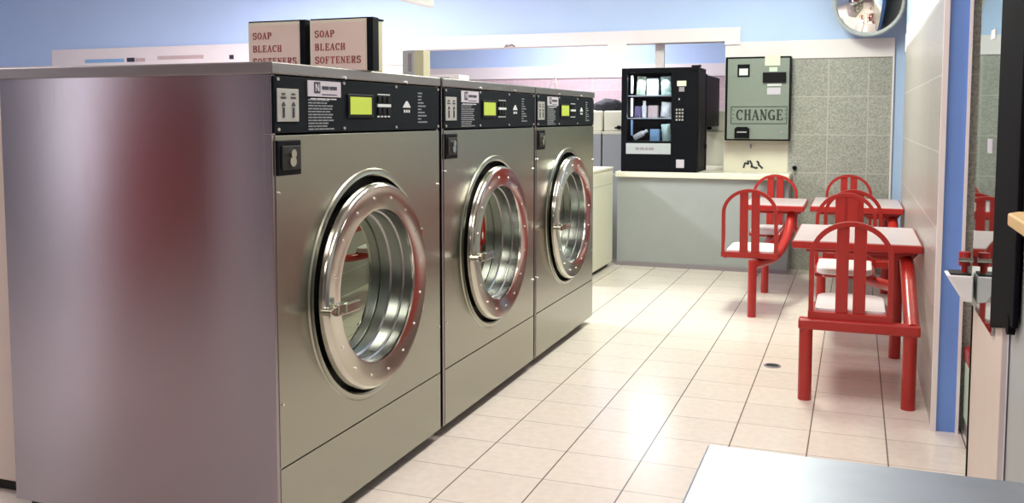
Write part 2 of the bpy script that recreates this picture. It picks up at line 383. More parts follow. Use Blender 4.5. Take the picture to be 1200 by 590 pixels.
# ------------------------------------------------------------------ steel washers
WX, WW, WD = -1.185, .857, .790
DY, DZ = .432, .565
def make_washer(label):
    t = thing('washing_machine', label, 'washing machine', (WX, 1.690, 0), 0, 'large steel washers in a row')
    Y0, Y1 = .003, WW - .003
    def shell(bm):
        # corner strip, side, back, far side: an open-fronted cabinet
        box(bm, -WD, -.004, Y0, Y0 + .012, .035, 1.094); box(bm, -WD, -.004, Y1 - .012, Y1, .035, 1.094)
        box(bm, -WD, -WD + .012, Y0 + .012, Y1 - .012, .035, 1.094)
    part('cabinet', 'steel_side', t, shell)
    part('corner_post', 'steel_side', t, lambda bm: (box(bm, -.022, -.002, Y0 - .003, Y0 + .014, .035, .9605), box(bm, -.022, -.002, Y0 - .003, Y0 + .014, .9625, 1.094)), bevel=.0015)
    def plinth(bm): box(bm, -WD + .02, -.05, .03, WW - .03, 0, .036)
    part('plinth', 'plinth', t, plinth)
    part('lid', 'steel_top', t, lambda bm: box(bm, -WD - .004, .004, Y0 - .006, Y1 + .004, 1.094, 1.121), bevel=.003)
    for y in (.30, .63): part('lid_screw', 'screw', t, lambda bm: cyl(bm, (.004, y, 1.098), (.0075, y, 1.098), .0045, 12))
    part('front_panel', 'steel_front', t, lambda bm: holed_plate(bm, Y0 + .008, Y1, .2155, .961, -.012, 0, DY, DZ, .284), bevel=.001)
    part('kick_panel', 'steel_front', t, lambda bm: box(bm, -.012, 0, Y0 + .008, Y1, .036, .2125), bevel=.001)
    # flange and door
    part('door_flange', 'steel_front', t, lambda bm: lathe_x(bm, [(.284, -.012), (.284, .003), (.289, .006), (.296, .0035), (.301, .004), (.304, 0.0), (.304, -.008)], DY, DZ), smooth=True)
    part('door_gasket', 'rubber', t, lambda bm: lathe_x(bm, [(.290, -.010), (.284, -.05), (.235, -.05), (.235, .0), (.256, .012), (.256, .024), (.225, .026), (.225, -.055), (.290, -.055)], DY, DZ), smooth=True)
    cy = DY - .018
    d = part('door', 'chrome', t, lambda bm: lathe_x(bm, [(.250, .006), (.262, .010), (.268, .018), (.268, .030), (.264, .038), (.259, .041), (.203, .035), (.199, .034),
                 (.197, .028), (.197, .022), (.225, .015), (.25, .006)], cy, DZ), smooth=True)
    part('door_bowl', 'bowl', d, lambda bm: lathe_x(bm, [(.1968, .026), (.196, .004), (.192, .001), (.192, -.003), (.195, -.006), (.193, -.034), (.188, -.038), (.184, -.038), (.184, -.044), (.203, -.044), (.203, .022)], cy, DZ), smooth=True)
    for k in range(16):
        a = 2 * PI * (k + .35) / 16; y, z = cy + .231 * math.cos(a), DZ + .231 * math.sin(a)
        part('door_bolt', 'screw', d, lambda bm: cyl(bm, (.034, y, z), (.0405, y, z), .0032, 10))
    part('door_glass', 'glass_door', d, lambda bm: lathe_x(bm, [(0, -.036), (.09, -.0365), (.187, -.038), (.187, -.041), (.09, -.0395), (0, -.039)], cy, DZ), smooth=True)
    def handle(bm):
        a = math.radians(184); y, z = cy + .24 * math.cos(a), DZ + .24 * math.sin(a)
        box(bm, .044, .062, y - .012, y + .030, z - .014, z + .014); box(bm, .058, .070, y + .010, y + .075, z - .011, z + .013)
        cyl(bm, (.03, y - .034, z), (.06, y - .034, z), .009, 12); box(bm, .044, .052, y - .034, y - .006, z - .006, z + .006)
    part('door_latch', 'chrome', d, handle, bevel=.002, label='chrome latch block')
    for s in (-1, 1): part('door_hinge', 'chrome', d, lambda bm: box(bm, .0, .024, cy + .262, cy + .280, DZ + s * .10 - .018, DZ + s * .10 + .018), bevel=.002)
    part('drum', 'drum', t, lambda bm: lathe_x(bm, [(.228, -.057), (.228, -.07), (.30, -.09), (.33, -.12), (.33, -.48), (.32, -.50), (0, -.505)], DY, DZ), smooth=True)
    # control panel
    cp = part('control_panel', 'panel', t, lambda bm: prism(bm, [(.008, .966), (Y1 - .004, .966), (Y1 - .004, 1.083), (Y1 - .012, 1.091), (.008, 1.091)], 0, -.012, .002), bevel=.001)
    for y in (.022, .298, .572, .842):
        for z in (.974, 1.084): part('panel_screw', 'plate', cp, lambda bm: cyl(bm, (.002, y, z), (.0045, y, z), .0038, 10))
    e = .0022
    part('coin_plate', 'plate', cp, lambda bm: (box(bm, e, e + .003, .016, .098, .991, 1.064)), bevel=.001)
    for y in (.037, .075):
        def slots(bm):
            box(bm, e + .003, e + .005, y - .003, y + .003, 1.000, 1.022)
            prism(bm, [(y - .007, 1.026), (y + .007, 1.026), (y, 1.035)], 0, e + .003, e + .005)
            box(bm, e + .003, e + .004, y - .010, y + .010, 1.042, 1.046); box(bm, e + .003, e + .004, y - .006, y + .007, 1.050, 1.054)
        part('coin_slot', 'ink', cp, slots)
    part('name_plate', 'label', cp, lambda bm: box(bm, e, e + .002, .137, .281, 1.049, 1.086))
    def mark(bm):
        prism(bm, [(.162, 1.057), (.188, 1.057), (.188, 1.083), (.162, 1.083)], 0, e + .002, e + .0028)
        for k, (a, b) in enumerate(((.196, .226), (.230, .262))): box(bm, e + .002, e + .0028, a, b, 1.066, 1.074)
        box(bm, e + .002, e + .0028, .196, .262, 1.0535, 1.0555)
    part('plate_print', 'ink', cp, mark)
    def emb(bm):
        prism(bm, [(.167, 1.061), (.170, 1.061), (.170, 1.079), (.167, 1.079)], 0, e + .0028, e + .0034)
        prism(bm, [(.180, 1.061), (.183, 1.061), (.183, 1.079), (.180, 1.079)], 0, e + .0028, e + .0034)
        prism(bm, [(.167, 1.079), (.171, 1.079), (.183, 1.061), (.179, 1.061)], 0, e + .0028, e + .0034)
    part('plate_emblem', 'label', cp, emb)
    rnd = random.Random(7)
    def instr(bm):
        z = 1.043
        for k in range(11):
            w = rnd.uniform(.07, .128); a = .139
            while a < .139 + w:
                b = a + rnd.uniform(.010, .026); box(bm, e, e + .0008, a, min(b, .272), z - .0036, z); a = b + .003
            z -= .0068
    part('instruction_print', 'pale_ink', cp, instr)
    part('title_print', 'white_ink', cp, lambda bm: [box(bm, e, e + .0008, a, b, 1.0425, 1.0452) for a, b in ((.150, .172), (.176, .214), (.218, .232), (.236, .262))])
    part('display_bezel', 'black_gloss', cp, lambda bm: box(bm, e, e + .004, .312, .442, 1.000, 1.059), bevel=.002)
    part('display', 'lcd', cp, lambda bm: box(bm, e + .004, e + .005, .322, .428, 1.008, 1.052), label='lit yellow-green display')
    def keys(bm):
        box(bm, e, e + .003, .466, .538, 1.028, 1.036)
        for k in range(4): box(bm, e, e + .001, .466 + k * .019, .478 + k * .019, 1.001, 1.005)
        box(bm, e, e + .001, .468, .536, 1.0595, 1.0625)
    part('button_row', 'white_ink', cp, keys)
    for k in range(3):
        for z in (1.009, 1.040): part('button', 'black_gloss', cp, lambda bm: box(bm, e, e + .004, .466 + k * .026, .484 + k * .026, z, z + .016), bevel=.001)
    part('warning_icon', 'white_ink', cp, lambda bm: (prism(bm, [(.612, 1.028), (.660, 1.028), (.654, 1.034), (.640, 1.046), (.632, 1.046), (.618, 1.034)], 0, e, e + .001), [box(bm, e, e + .001, .618 + k * .014, .626 + k * .014, 1.014, 1.022) for k in range(3)]))
    def lst(bm):
        z = 1.072
        for k, w in enumerate((.028, .024, .022, .036, .050, .022, .044, .056, .020, .060)):
            box(bm, e, e + .0008, .706, .706 + w, z - .004, z); z -= .0092
    part('program_print', 'pale_ink', cp, lst)
    # coin vault lock
    v = part('vault_plate', 'black', t, lambda bm: box(bm, 0, .005, .014, .104, .872, .950), bevel=.002)
    part('vault_frame', 'rubber', v, lambda bm: box(bm, .005, .009, .026, .096, .884, .938), bevel=.002)
    def lock(bm):
        cyl(bm, (.009, .060, .920), (.016, .060, .920), .010, 20); cyl(bm, (.009, .060, .903), (.014, .060, .903), .012, 20); box(bm, .009, .013, .055, .065, .895, .922)
    part('vault_lock', 'chrome', v, lock, label='silver lock')
    for y, z in ((.020, .835), (.020, .36), (WW - .015, .80), (WW - .015, .36)): part('side_screw', 'screw', t, lambda bm: cyl(bm, (0, y, z), (.004, y, z), .003, 8))
    return t
w0 = make_washer('nearest large stainless steel washer, its whole side panel facing the viewer')
w1 = copy_tree(w0); w1.location.y = 2.568 * K; w1['label'] = 'middle stainless steel washer of the row of three'
w2 = copy_tree(w0); w2.location.y = 3.444 * K; w2['label'] = 'farthest stainless steel washer of the row, beside the cream cabinet'

# cream cabinet just behind the nearest washer at the left edge
t = thing('dryer_cabinet', 'cream side of a cabinet at the left edge behind the nearest washer', 'cabinet', (-2.0, 1.76, 0))
bpart('body', 'cream_pink', t, -.6, .0, 0, .74, .04, 1.0, bevel=.004)
bpart('plinth', 'plinth', t, -.58, -.02, .03, .70, 0, .04)

# soap vending boxes on the nearest washer
def soap_box(x0, x1, words, label, side):
    y = 2.10; t = thing('soap_box', label, 'soap box', ((x0 + x1) / 2, y, 1.121), 0, 'soap dispensers on top of the nearest washer')
    h = (x1 - x0) / 2
    bpart('case', side, t, -h, h, .012, .085, 0, .132, bevel=.002)
    bpart('front_frame', 'cream_wall', t, -h, h, .002, .012, 0, .133, bevel=.001)
    fc = bpart('face', 'box_face', t, -h + .008, h - .004, 0, .003, .002, .125)
    for i, wd in enumerate(words):
        def wr(bm):
            write(bm, wd, (-h + .016, -.0002, .088 - i * .034), (1, 0, 0), (0, 0, 1), .0178, .0155, .0125)
        part('lettering', 'box_red', fc, wr)
    bpart('lid', 'black', t, -h - .001, h + .002, .006, .088, .133, .137)
    bpart('edge_strip', 'black', t, h, h + .018, .0, .03, 0, .136)
    return t
soap_box(-1.543, -1.380, ['SOAP', 'BLEACH', 'SOFTENERS'], 'left soap box reading SOAP BLEACH, on top of the nearest washer', 'box_side')
soap_box(-1.350, -1.180, ['SOAP', 'BLEACH', 'SOFTENERS'], 'right soap box reading SOAP BLEACH SOFTENERS, beside the greenish panel', 'box_side')

t = thing('soap_carton', 'small cream carton with blue-grey picture standing behind the soap boxes', 'carton', (-1.375, 2.75, 1.121))
bpart('carton', 'box_side', t, -.036, .040, 0, .05, 0, .10, bevel=.001)
bpart('picture', 'grey_plastic', t, -.036, .006, -.002, 0, .018, .10)
bpart('bottle_print', 'mauve', t, -.016, -.002, -.003, -.002, .03, .09)
t = thing('wire_easel', 'small thin white wire easel standing on the farthest washer', 'stand', (-1.30, 4.05, 1.121))
part('wire', 'paper', t, lambda bm: (tube(bm, [(-.04, 0, 0), (.0, .0, .07), (.012, 0, 0)], .003, 8), tube(bm, [(0, 0, .07), (0, .04, 0)], .003, 8), tube(bm, [(-.02, 0, .035), (.006, 0, .035)], .002, 8)))
t = thing('white_carton', 'low white carton lying on top of the middle washer', 'carton', (-1.52, 3.30, 1.121))
bpart('carton', 'paper', t, -.07, .07, 0, .10, 0, .046, bevel=.002)
bpart('flap', 'label', t, -.05, .03, -.0015, 0, .012, .038)

# cream washer between the steel row and the counter
t = thing('cream_washer', 'low cream washer between the steel washers and the grey counter', 'washing machine', (-1.522, 5.22, 0))
bpart('body', 'cream', t, -.62, 0, 0, .80, .03, .655, bevel=.006)
bpart('top', 'counter', t, -.62, .004, -.002, .802, .655, .672, bevel=.004)
bpart('plinth', 'plinth', t, -.60, -.03, .03, .78, 0, .03)
bpart('front_seam', 'grey_wall', t, 0, .001, .02, .78, .56, .563)

# ------------------------------------------------------------------ counter
t = thing('counter', 'grey fronted counter with cream top under the vending machine', 'counter', (-.95, 6.06, 0))
bpart('front_board', 'grey_wall', t, -.558, .558, .02, .235, 0, .602, bevel=.002)
bpart('skirting', 'mauve', t, -.558, .5585, .014, .02, 0, .028)
def ctop(bm):
    box(bm, -.565, .562, -.012, .235, .602, .640)
part('worktop', 'counter', t, ctop, bevel=.005)
bpart('worktop_back', 'counter', t, -.565, .112, .36, 1.05, .602, .638)
bpart('worktop_sill', 'counter', t, -.565, .112, .235, .36, .602, .640)
bpart('back_board', 'grey_wall', t, -.558, .105, .99, 1.01, 0, .602)
bm = bmesh.new(); cyl(bm, (-.372, YB - .035, .672), (-.372, YB, .672), .014, 16); cyl(bm, (-.372, YB - .045, .672), (-.372, YB - .035, .672), .009, 16)
tag(obj('wall_bumper', bm, 'black'), 'small black round stop on the tiled wall beside the counter end', 'wall stop')
# squiggle stickers on the cream wall over the counter
def squig(bm):
    y = YB - .001
    for pts in ([(-.700, .665), (-.690, .70), (-.668, .690), (-.672, .715)], [(-.66, .715), (-.645, .69), (-.65, .668)], [(-.645, .675), (-.615, .663), (-.61, .672)],
                [(-.615, .712), (-.60, .70), (-.605, .69), (-.585, .672), (-.575, .664)]):
        for a, b in zip(pts, pts[1:]): strip(bm, [(a[0], y, a[1]), (b[0], y, b[1])], .003, .012, (0, 1, 0))
bm = bmesh.new(); squig(bm); tag(obj('sticker', bm, 'ink'), 'dark squiggly sticker on the cream wall under the CHANGE machine', 'sticker')

# ------------------------------------------------------------------ snack / soap vending machine
VX0, VX1, VY, VZ0, VZ1 = -1.478, -.972, 6.055, .640, 1.328
t = thing('vending_machine', 'black glass-fronted vending machine standing on the counter', 'vending machine', (VX0, VY, VZ0))
w, h = VX1 - VX0, VZ1 - VZ0
gx0, gx1, gz0, gz1 = .040, .335, .205, .655          # window in the front
def vbody(bm):
    box(bm, 0, w, .02, .022, 0, gz0 - .02)           # behind lower door
    box(bm, 0, .02, .02, .34, 0, h); box(bm, gx1 + .02, w, .02, .34, 0, h)
    box(bm, .02, gx1 + .02, .02, .34, 0, gz0 - .02); box(bm, .02, gx1 + .02, .02, .34, gz1 + .02, h)
    box(bm, .02, gx1 + .02, .30, .34, gz0 - .02, gz1 + .02)
part('cabinet', 'black', t, vbody)
def vframe(bm):
    box(bm, 0, gx0, 0, .02, 0, h); box(bm, gx1, w, 0, .02, 0, h)
    box(bm, gx0, gx1, 0, .02, 0, gz0); box(bm, gx0, gx1, 0, .02, gz1, h)
d = part('door', 'black', t, vframe, bevel=.003)
bpart('door_glass', 'glass_thin', d, gx0, gx1, .006, .009, gz0, gz1)
for a, b in ((.525, .64), (.37, .49)): part('lamp_tube', 'tube', t, lambda bm: cyl(bm, (gx0 + .018, .06, a), (gx0 + .018, .06, b), .007, 12))
part('light_strip', 'p_blue', t, lambda bm: cyl(bm, (gx0 + .018, .06, .24), (gx0 + .018, .06, .345), .008, 12))
SH = (.2, .36, .51)
for z in SH:
    bpart('shelf', 'grey_plastic', t, .022, gx1 + .018, .05, .29, z - .008, z)
area('vending_lamp', (VX0 + .19, VY + .045, VZ0 + .62), (.26, .03), 2.4, (.9, .95, 1), (math.radians(-28), 0, 0))
area('vending_lamp', (VX0 + .19, VY + .03, VZ0 + .37), (.28, .02), 1.6, (.9, .95, 1), (math.radians(-80), 0, 0))
kp = part('keypad', 'black_gloss', t, lambda bm: box(bm, .358, .425, -.004, 0, .33, .43), bevel=.002)
for i in range(3):
    for j in range(4): bpart('key', 'plate', kp, .367 + i * .019, .378 + i * .019, -.007, -.004, .340 + j * .022, .352 + j * .022)
bpart('bill_reader', 'cream', d, .372, .432, -.006, 0, .565, .600, bevel=.002, label='cream bill slot plate')
bpart('bill_mouth', 'mauve', d, .385, .42, -.005, 0, .53, .56)
bpart('coin_slot', 'label', d, .383, .39, -.003, 0, .475, .487)
bpart('coin_return', 'label', d, .372, .425, -.004, 0, .03, .085, bevel=.002, label='grey coin return')
fl = bpart('delivery_flap', 'grey_plastic', t, .035, .335, -.005, 0, .118, .190, bevel=.002, label='grey delivery flap')
part('flap_print', 'mauve', fl, lambda bm: [box(bm, a, b, -.0058, -.005, .145, .162) for a, b in ((.10, .125), (.13, .16), (.165, .185), (.19, .225))])
part('lock_bar', 'black_gloss', t, lambda bm: (box(bm, w - .04, w + .008, -.012, .03, h - .02, h + .012), box(bm, w, w + .012, .03, .06, h, h + .016)), bevel=.002)
bpart('rear_housing', 'black_gloss', t, .26, w, .34, 1.02, .295, .655, bevel=.006)
part('side_panel', 'rubber', t, lambda bm: (box(bm, w, w + .003, .05, .32, .03, h - .03)), bevel=.001)
part('hinge_post', 'black_gloss', t, lambda bm: (box(bm, w - .02, w + .006, .34, .37, 0, h - .03), box(bm, w, w + .014, .30, .33, .15, .18)))

def pack(kind, m, x, z, wx, hz, label, ang=0):
    bm = bmesh.new()
    if kind == 'bag':
        n = 10
        rings = []
        for i in range(n + 1):
            u = i / n; th = .004 + .028 * math.sin(PI * u) ** .6; wv = wx * (.5 + .02 * math.cos(u * 20))
            rings.append([bm.verts.new((a * wv, b * th, u * hz)) for a, b in ((-1, 0), (-.5, -.8), (0, -1), (.5, -.8), (1, 0), (.5, .8), (0, 1), (-.5, .8))])
        for a, b in zip(rings, rings[1:]):
            for k in range(8): bm.faces.new((a[k], a[(k + 1) % 8], b[(k + 1) % 8], b[k]))
        bm.faces.new(rings[0][::-1]); bm.faces.new(rings[-1])
    elif kind == 'box': box(bm, -wx / 2, wx / 2, -.025, .025, 0, hz)
    elif kind == 'bottle':
        tube(bm, [(0, 0, 0), (0, 0, hz * .05), (0, 0, hz * .65), (0, 0, hz * .78), (0, 0, hz * .82), (0, 0, hz)], [wx * .42, wx * .5, wx * .5, wx * .25, wx * .28, wx * .28], 14)
    o = obj('detergent_' + {'bag': 'bag', 'box': 'box', 'bottle': 'bottle'}[kind], bm, m, None, .002 if kind == 'box' else 0, kind != 'box', (VX0 + x, VY + .085, VZ0 + z))
    o.rotation_euler = (0, ang, 0)
    tag(o, label, 'detergent', 'packets inside the vending machine')
VM = 'of the vending machine'
pack('bag', 'p_green', .112, .512, .060, .125, 'pale green packet at left on the top shelf ' + VM, .06)
pack('box', 'p_white', .195, .510, .074, .112, 'white box in the middle of the top shelf ' + VM)
pack('bag', 'p_mint', .285, .512, .066, .122, 'mint green packet at right on the top shelf ' + VM, -.05)
pack('bag', 'p_purple', .092, .362, .045, .075, 'dark purple packet at far left on the middle shelf ' + VM, .05)
pack('bottle', 'p_white', .138, .361, .036, .112, 'round topped white bottle on the middle shelf ' + VM)
pack('box', 'p_pink', .200, .361, .064, .080, 'pinkish box on the middle shelf ' + VM)
pack('bag', 'p_white', .285, .363, .078, .100, 'white bag at right on the middle shelf ' + VM, .10)
pack('bottle', 'p_white', .070, .222, .040, .105, 'white bottle leaning at lower left inside the vending machine', 1.05)
pack('box', 'p_blue', .214, .201, .062, .082, 'light blue box at the bottom middle ' + VM)
pack('bag', 'p_mint', .292, .203, .060, .115, 'mint packet at lower right inside the vending machine', -.08)

# ------------------------------------------------------------------ change machine
CY_ = 6.19
t = thing('change_machine', 'grey-green wall machine reading CHANGE above the counter', 'change machine', (-.815, CY_, .850))
bpart('cabinet', 'black', t, 0, .412, .006, YB - CY_ + .0, 0, .545, bevel=.003)
fp = bpart('front_panel', 'changer', t, .016, .404, 0, .006, .010, .533, bevel=.001)
def C(u0, v0, u1, v1):    # panel fraction helper: pixels of the face as local x, z
    a = (u0 - 850) / 74 * .412; b = (u1 - 850) / 74 * .412; z1 = (167 - v0) / 100 * .545; z0 = (167 - v1) / 100 * .545
    return a, b, z0, z1
def cb(name, m, u0, v0, u1, v1, d=.004, par=None, base=0, **k):
    a, b, z0, z1 = C(u0, v0, u1, v1); return bpart(name, m, par or fp, a, b, base - d, base, z0, z1, **k)
cb('window', 'black', 864, 76, 878, 91, .003); cb('window_card', 'white_ink', 866, 81, 876, 89, .004)
cb('price_label', 'cream', 895, 66, 912, 78, .004); cb('arrow_label', 'p_green', 900, 80, 909, 85, .003)
cb('bill_slot', 'black_gloss', 893, 86, 919, 98, .018, bevel=.003)
cb('sign', 'white_ink', 898, 99, 914, 102, .003); cb('sign', 'label', 898, 104, 913, 112, .003)
cb('sign_rule', 'changer_ink', 857, 126.0, 921, 127.0, .001); cb('sign_rule', 'changer_ink', 857, 146.2, 921, 147.2, .001)
cb('sign_rule', 'changer_ink', 857, 126.0, 858, 147.2, .001); cb('sign_rule', 'changer_ink', 920.2, 126.0, 921, 147.2, .001)
def chg(bm):
    a, b, z0, z1 = C(863.5, 130, 917, 142.5)
    adv = (b - a) / 5.9
    write(bm, 'CHANGE', (a, -.0002, z0), (1, 0, 0), (0, 0, 1), z1 - z0, adv, adv * .84, .001)
    for k in range(3):
        for u in (859.2, 918.4):
            q = C(u, 130 + k * 5, u + 1.6, 131 + k * 5); box(bm, q[0], q[1], -.001, 0, q[2], q[3])
part('lettering', 'changer_ink', fp, chg)
def cup(bm):
    a, b, z0, z1 = C(862, 150.5, 879, 164)
    prism(bm, [(a, z0), (b, z0), (b, z1 - .012), (b - .015, z1), (a + .015, z1), (a, z1 - .012)], 1, -.022, 0)
part('coin_cup', 'black_gloss', fp, cup, bevel=.002)
cb('cup_slot', 'plate', 865, 156, 876, 157.5, .0235)
part('key_lock', 'mauve', fp, lambda bm: cyl(bm, (.366, -.006, .055), (.366, 0, .055), .009, 14))
t2 = bmesh.new(); cyl(t2, (0, -.012, 0), (0, 0, 0), .008, 14); cyl(t2, (0, -.010, -.014), (0, -.004, -.014), .006, 12)
tag(obj('wall_lock', t2, 'mauve', loc=(-.655, YB, .815)), 'small dark lock on the cream wall just below the CHANGE machine', 'lock')

# convex mirror
t = thing('convex_mirror', 'round convex security mirror high on the blue back wall', 'mirror', (.052, 6.10, 1.705))
t.rotation_euler = (math.radians(9), 0, math.radians(-3))
def dome(bm, R, rise, y0, n=14, seg=56):
    rings = []
    for i in range(n + 1):
        r = R * i / n; y = y0 - rise * (1 - (r / R) ** 2)
        rings.append([bm.verts.new((0, y, 0))] if i == 0 else [bm.verts.new((r * math.cos(2 * PI * k / seg), y, r * math.sin(2 * PI * k / seg))) for k in range(seg)])
    for a, b in zip(rings, rings[1:]):
        for k in range(seg):
            j = (k + 1) % seg
            bm.faces.new((a[0], b[k], b[j])) if len(a) == 1 else bm.faces.new((a[k], b[k], b[j], a[j]))
part('mirror_face', 'mirror', t, lambda bm: dome(bm, .192, .05, 0), smooth=True)
part('rim', 'grey_plastic', t, lambda bm: tube(bm, [(.200 * math.cos(2 * PI * k / 56), 0, .200 * math.sin(2 * PI * k / 56)) for k in range(57)], .012, 10, False), smooth=True)
part('backing', 'rubber', t, lambda bm: dome(bm, .198, -.03, .004), smooth=True)
part('bracket', 'black', t, lambda bm: cyl(bm, (0, .03, 0), (0, .19, .02), .02, 12))

# papers hanging in the opening and notices on the band
t = thing('paper_notice', 'white paper hanging from the pale header over the washers', 'notice', (-1.575, YB - .014, 1.43))
part('sheet', 'paper', t, lambda bm: prism(bm, [(-.06, 0.0), (.02, -.015), (.025, .03), (.075, .022), (.075, .085), (-.06, .085)], 1, -.001, .001))
for i, (a, b, m, lb) in enumerate(((113, 155, 'p_blue', 'pale blue notice at the far left end of the white band'), (158, 166, 'ink', 'small dark card beside the pale blue notice'),
        (167, 177, 'p_pink', 'small pinkish card beside the dark card'), (190, 236, 'p_pink', 'long pinkish notice in the middle of the white band'),
        (261, 265, 'ink', 'tiny dark hook left of the soap boxes, the left one'), (288, 292, 'ink', 'tiny dark hook close to the soap boxes, the right one'))):
    bm = bmesh.new(); X0 = -6.32 + (a - 113) * .01025; X1 = -6.32 + (b - 113) * .01025
    box(bm, X0, X1, -.003, 0, 0, .03 if m != 'ink' else .035)
    tag(obj('notice', bm, m, loc=(0, YB - .012, 1.475 + (.0 if i != 3 else .012))), lb, 'notice')
bm = bmesh.new(); tube(bm, [(-.04, 0, 0), (-.02, -.02, .01), (.0, -.03, .004), (.02, -.02, .012), (.035, 0, 0)], .006, 8)
tag(obj('header_hook', bm, 'mauve', loc=(-2.36, YB - .012, 1.512)), 'small dark hook on the lower edge of the pale header', 'hook')

# machines in the room beyond
def back_machine(x0, x1, m, label):
    t = thing('far_washer', label, 'washing machine', ((x0 + x1) / 2, 7.12, 0), 0, 'washers in the room beyond the opening'); h = (x1 - x0) / 2
    bpart('body', m, t, -h, h, 0, .55, 0, .880, bevel=.004)
    bpart('top', 'cream', t, -h - .003, h + .003, -.006, .55, .868, .892, bevel=.003)
    c = bpart('console', 'cream', t, -h, h, .04, .30, .892, 1.055, bevel=.012)
    for x in (-h * .45, h * .45): part('knob', 'black', c, lambda bm: (cyl(bm, (x, .015, .922), (x, .04, .922), .016, 14), box(bm, x - .035, x + .02, .03, .04, .913, .925)))
    return t
back_machine(-2.38, -1.90, 'grey_wall', 'grey bodied washer with cream console beyond the opening, holding the black bag')
back_machine(-1.89, -1.43, 'grey_wall', 'grey bodied washer with cream console half behind the black vending machine')
back_machine(-1.20, -.68, 'cream', 'cream bodied washer seen between the vending machine and CHANGE machine')
def bag(bm):
    import mathutils
    r = bmesh.ops.create_icosphere(bm, subdivisions=3, radius=1)
    for v in r['verts']:
        n = mathutils.noise.noise(v.co * 2.2) * .22; c = v.co * (1 + n)
        v.co = Vector((c.x * .13, c.y * .07, max(c.z, -.55) * .062 + .034))
bm = bmesh.new(); bag(bm)
tag(obj('black_bag', bm, 'bag', None, 0, True, (-1.88, 7.28, 1.055)), 'soft black bag lying on the cream console beyond the opening', 'bag')

# ------------------------------------------------------------------ red cluster seating
def arch(w, z0, z1, n=22):
    r = w / 2; zc = z1 - r * .92
    return [(-r, 0, z0), (-r, 0, (z0 + zc) / 2)] + [(-r * math.cos(PI * k / n), 0, zc + r * .92 * math.sin(PI * k / n)) for k in range(n + 1)] + [(r, 0, (z0 + zc) / 2), (r, 0, z0)]
def chair(parent, x, y, face, lab=None):
    """shell back and seat; face=+1 looks towards +y"""
    W_ = .258
    def T(bm, f):
        s = len(bm.verts); f(bm); bm.verts.ensure_lookup_table()
        for v in bm.verts[s:]:
            lean = -(v.co.z - .30) * .06 if v.co.z > .33 else 0
            v.co = Vector((x + v.co.x * face, y + (v.co.y + lean) * face, v.co.z))
    c = part('chair', 'red', parent, lambda bm: T(bm, lambda b: (
        strip(b, arch(W_, .305, .634), .022, .017, (0, 1, 0)),
        box(b, -W_ / 2 - .01, W_ / 2 + .01, -.014, .014, .292, .318),
        box(b, -W_ / 2 + .005, W_ / 2 - .005, .014, .30, .286, .300),
        tube(b, [(-W_ / 2 + .01, .0, .296), (-W_ / 2 + .01, .25, .296), (-W_ / 2 + .05, .31, .296), (W_ / 2 - .05, .31, .296), (W_ / 2 - .01, .25, .296), (W_ / 2 - .01, 0, .296)], .012, 10))), smooth=True)
    for s in (-.028, .029):
        part('back_slat', 'red', c, lambda bm: T(bm, lambda b: box(b, s - .0205, s + .0205, -.006, .006, .310, .624)), bevel=.002)
    def pad(b):
        pts = []; w, d0, d1, r = .118, .020, .335, .06
        for cx_, cy_, a0 in ((w - r, d1 - r, 0), (-w + r, d1 - r, 90), (-w + .02, d0 + .02, 180), (w - .02, d0 + .02, 270)):
            rr = r if cy_ > .1 else .02
            for k in range(7): a = math.radians(a0 + 15 * k); pts.append((cx_ + rr * math.cos(a), cy_ + rr * math.sin(a)))
        prism(b, pts, 2, .300, .328)
    part('seat_pad', 'pad', c, lambda bm: T(bm, pad), bevel=.006, label='white seat pad')
    return c
def bend(pts, r=.05, n=6):
    """round the corners of a polyline"""
    P = [Vector(p) for p in pts]; out = [P[0]]
    for a, b, c in zip(P, P[1:], P[2:]):
        ra = min(r, (a - b).length * .45, (c - b).length * .45)
        p0 = b + (a - b).normalized() * ra; p1 = b + (c - b).normalized() * ra
        for k in range(n + 1):
            u = k / n; out.append(p0 * (1 - u) ** 2 + b * 2 * u * (1 - u) + p1 * u * u)
    return out + [P[-1]]
def tabletop(parent, x0, x1, y0, y1, z=.52):
    t_ = part('tabletop', 'red_table', parent, lambda bm: box(bm, x0 + .006, x1 - .006, y0 + .006, y1 - .006, z - .014, z + .001), bevel=.002)
    part('table_edge', 'red', t_, lambda bm: box(bm, x0, x1, y0, y1, z - .032, z - .002), bevel=.004)
    part('table_tray', 'red', t_, lambda bm: box(bm, x0 + .05, x1 - .02, y0 + .05, y1 - .05, z - .05, z - .03), bevel=.004)
def cluster(label, yc):
    t = thing('cluster_seating', label, 'table with seats', (0, yc, 0), 0, 'red cluster tables with fixed chairs')
    tabletop(t, -.226, .246, -.29, .30)
    part('table_bracket', 'red', t, lambda bm: prism(bm, [(.02, .488), (.243, .488), (.215, .452), (.07, .452)], 1, -.22, .22), bevel=.004)
    chair(t, -.005, -.655, 1); chair(t, -.035, .600, -1)
    part('leg', 'red', t, lambda bm: tube(bm, [(-.149, -.66, 0), (-.149, -.66, .27)], .0235, 18), smooth=True)
    part('leg', 'red', t, lambda bm: tube(bm, [(.190, -.66, 0), (.190, -.66, .27)], .0235, 18), smooth=True)
    part('cross_beam', 'red', t, lambda bm: box(bm, -.175, .222, -.686, -.640, .256, .294), bevel=.006)
    part('centre_post', 'red', t, lambda bm: tube(bm, [(.173, .06, 0), (.173, .06, .475)], .0235, 18), smooth=True)
    part('arm_tube', 'red', t, lambda bm: tube(bm, bend([(.196, -.665, .275), (.196, -.60, .295), (.196, -.24, .44), (.190, -.10, .470), (.173, .06, .468)], .09), .026, 16), smooth=True)
    part('arm_tube', 'red', t, lambda bm: tube(bm, bend([(.173, .06, .30), (.173, .30, .255), (.05, .45, .262), (-.035, .60, .275)], .08), .024, 16), smooth=True)
    return t
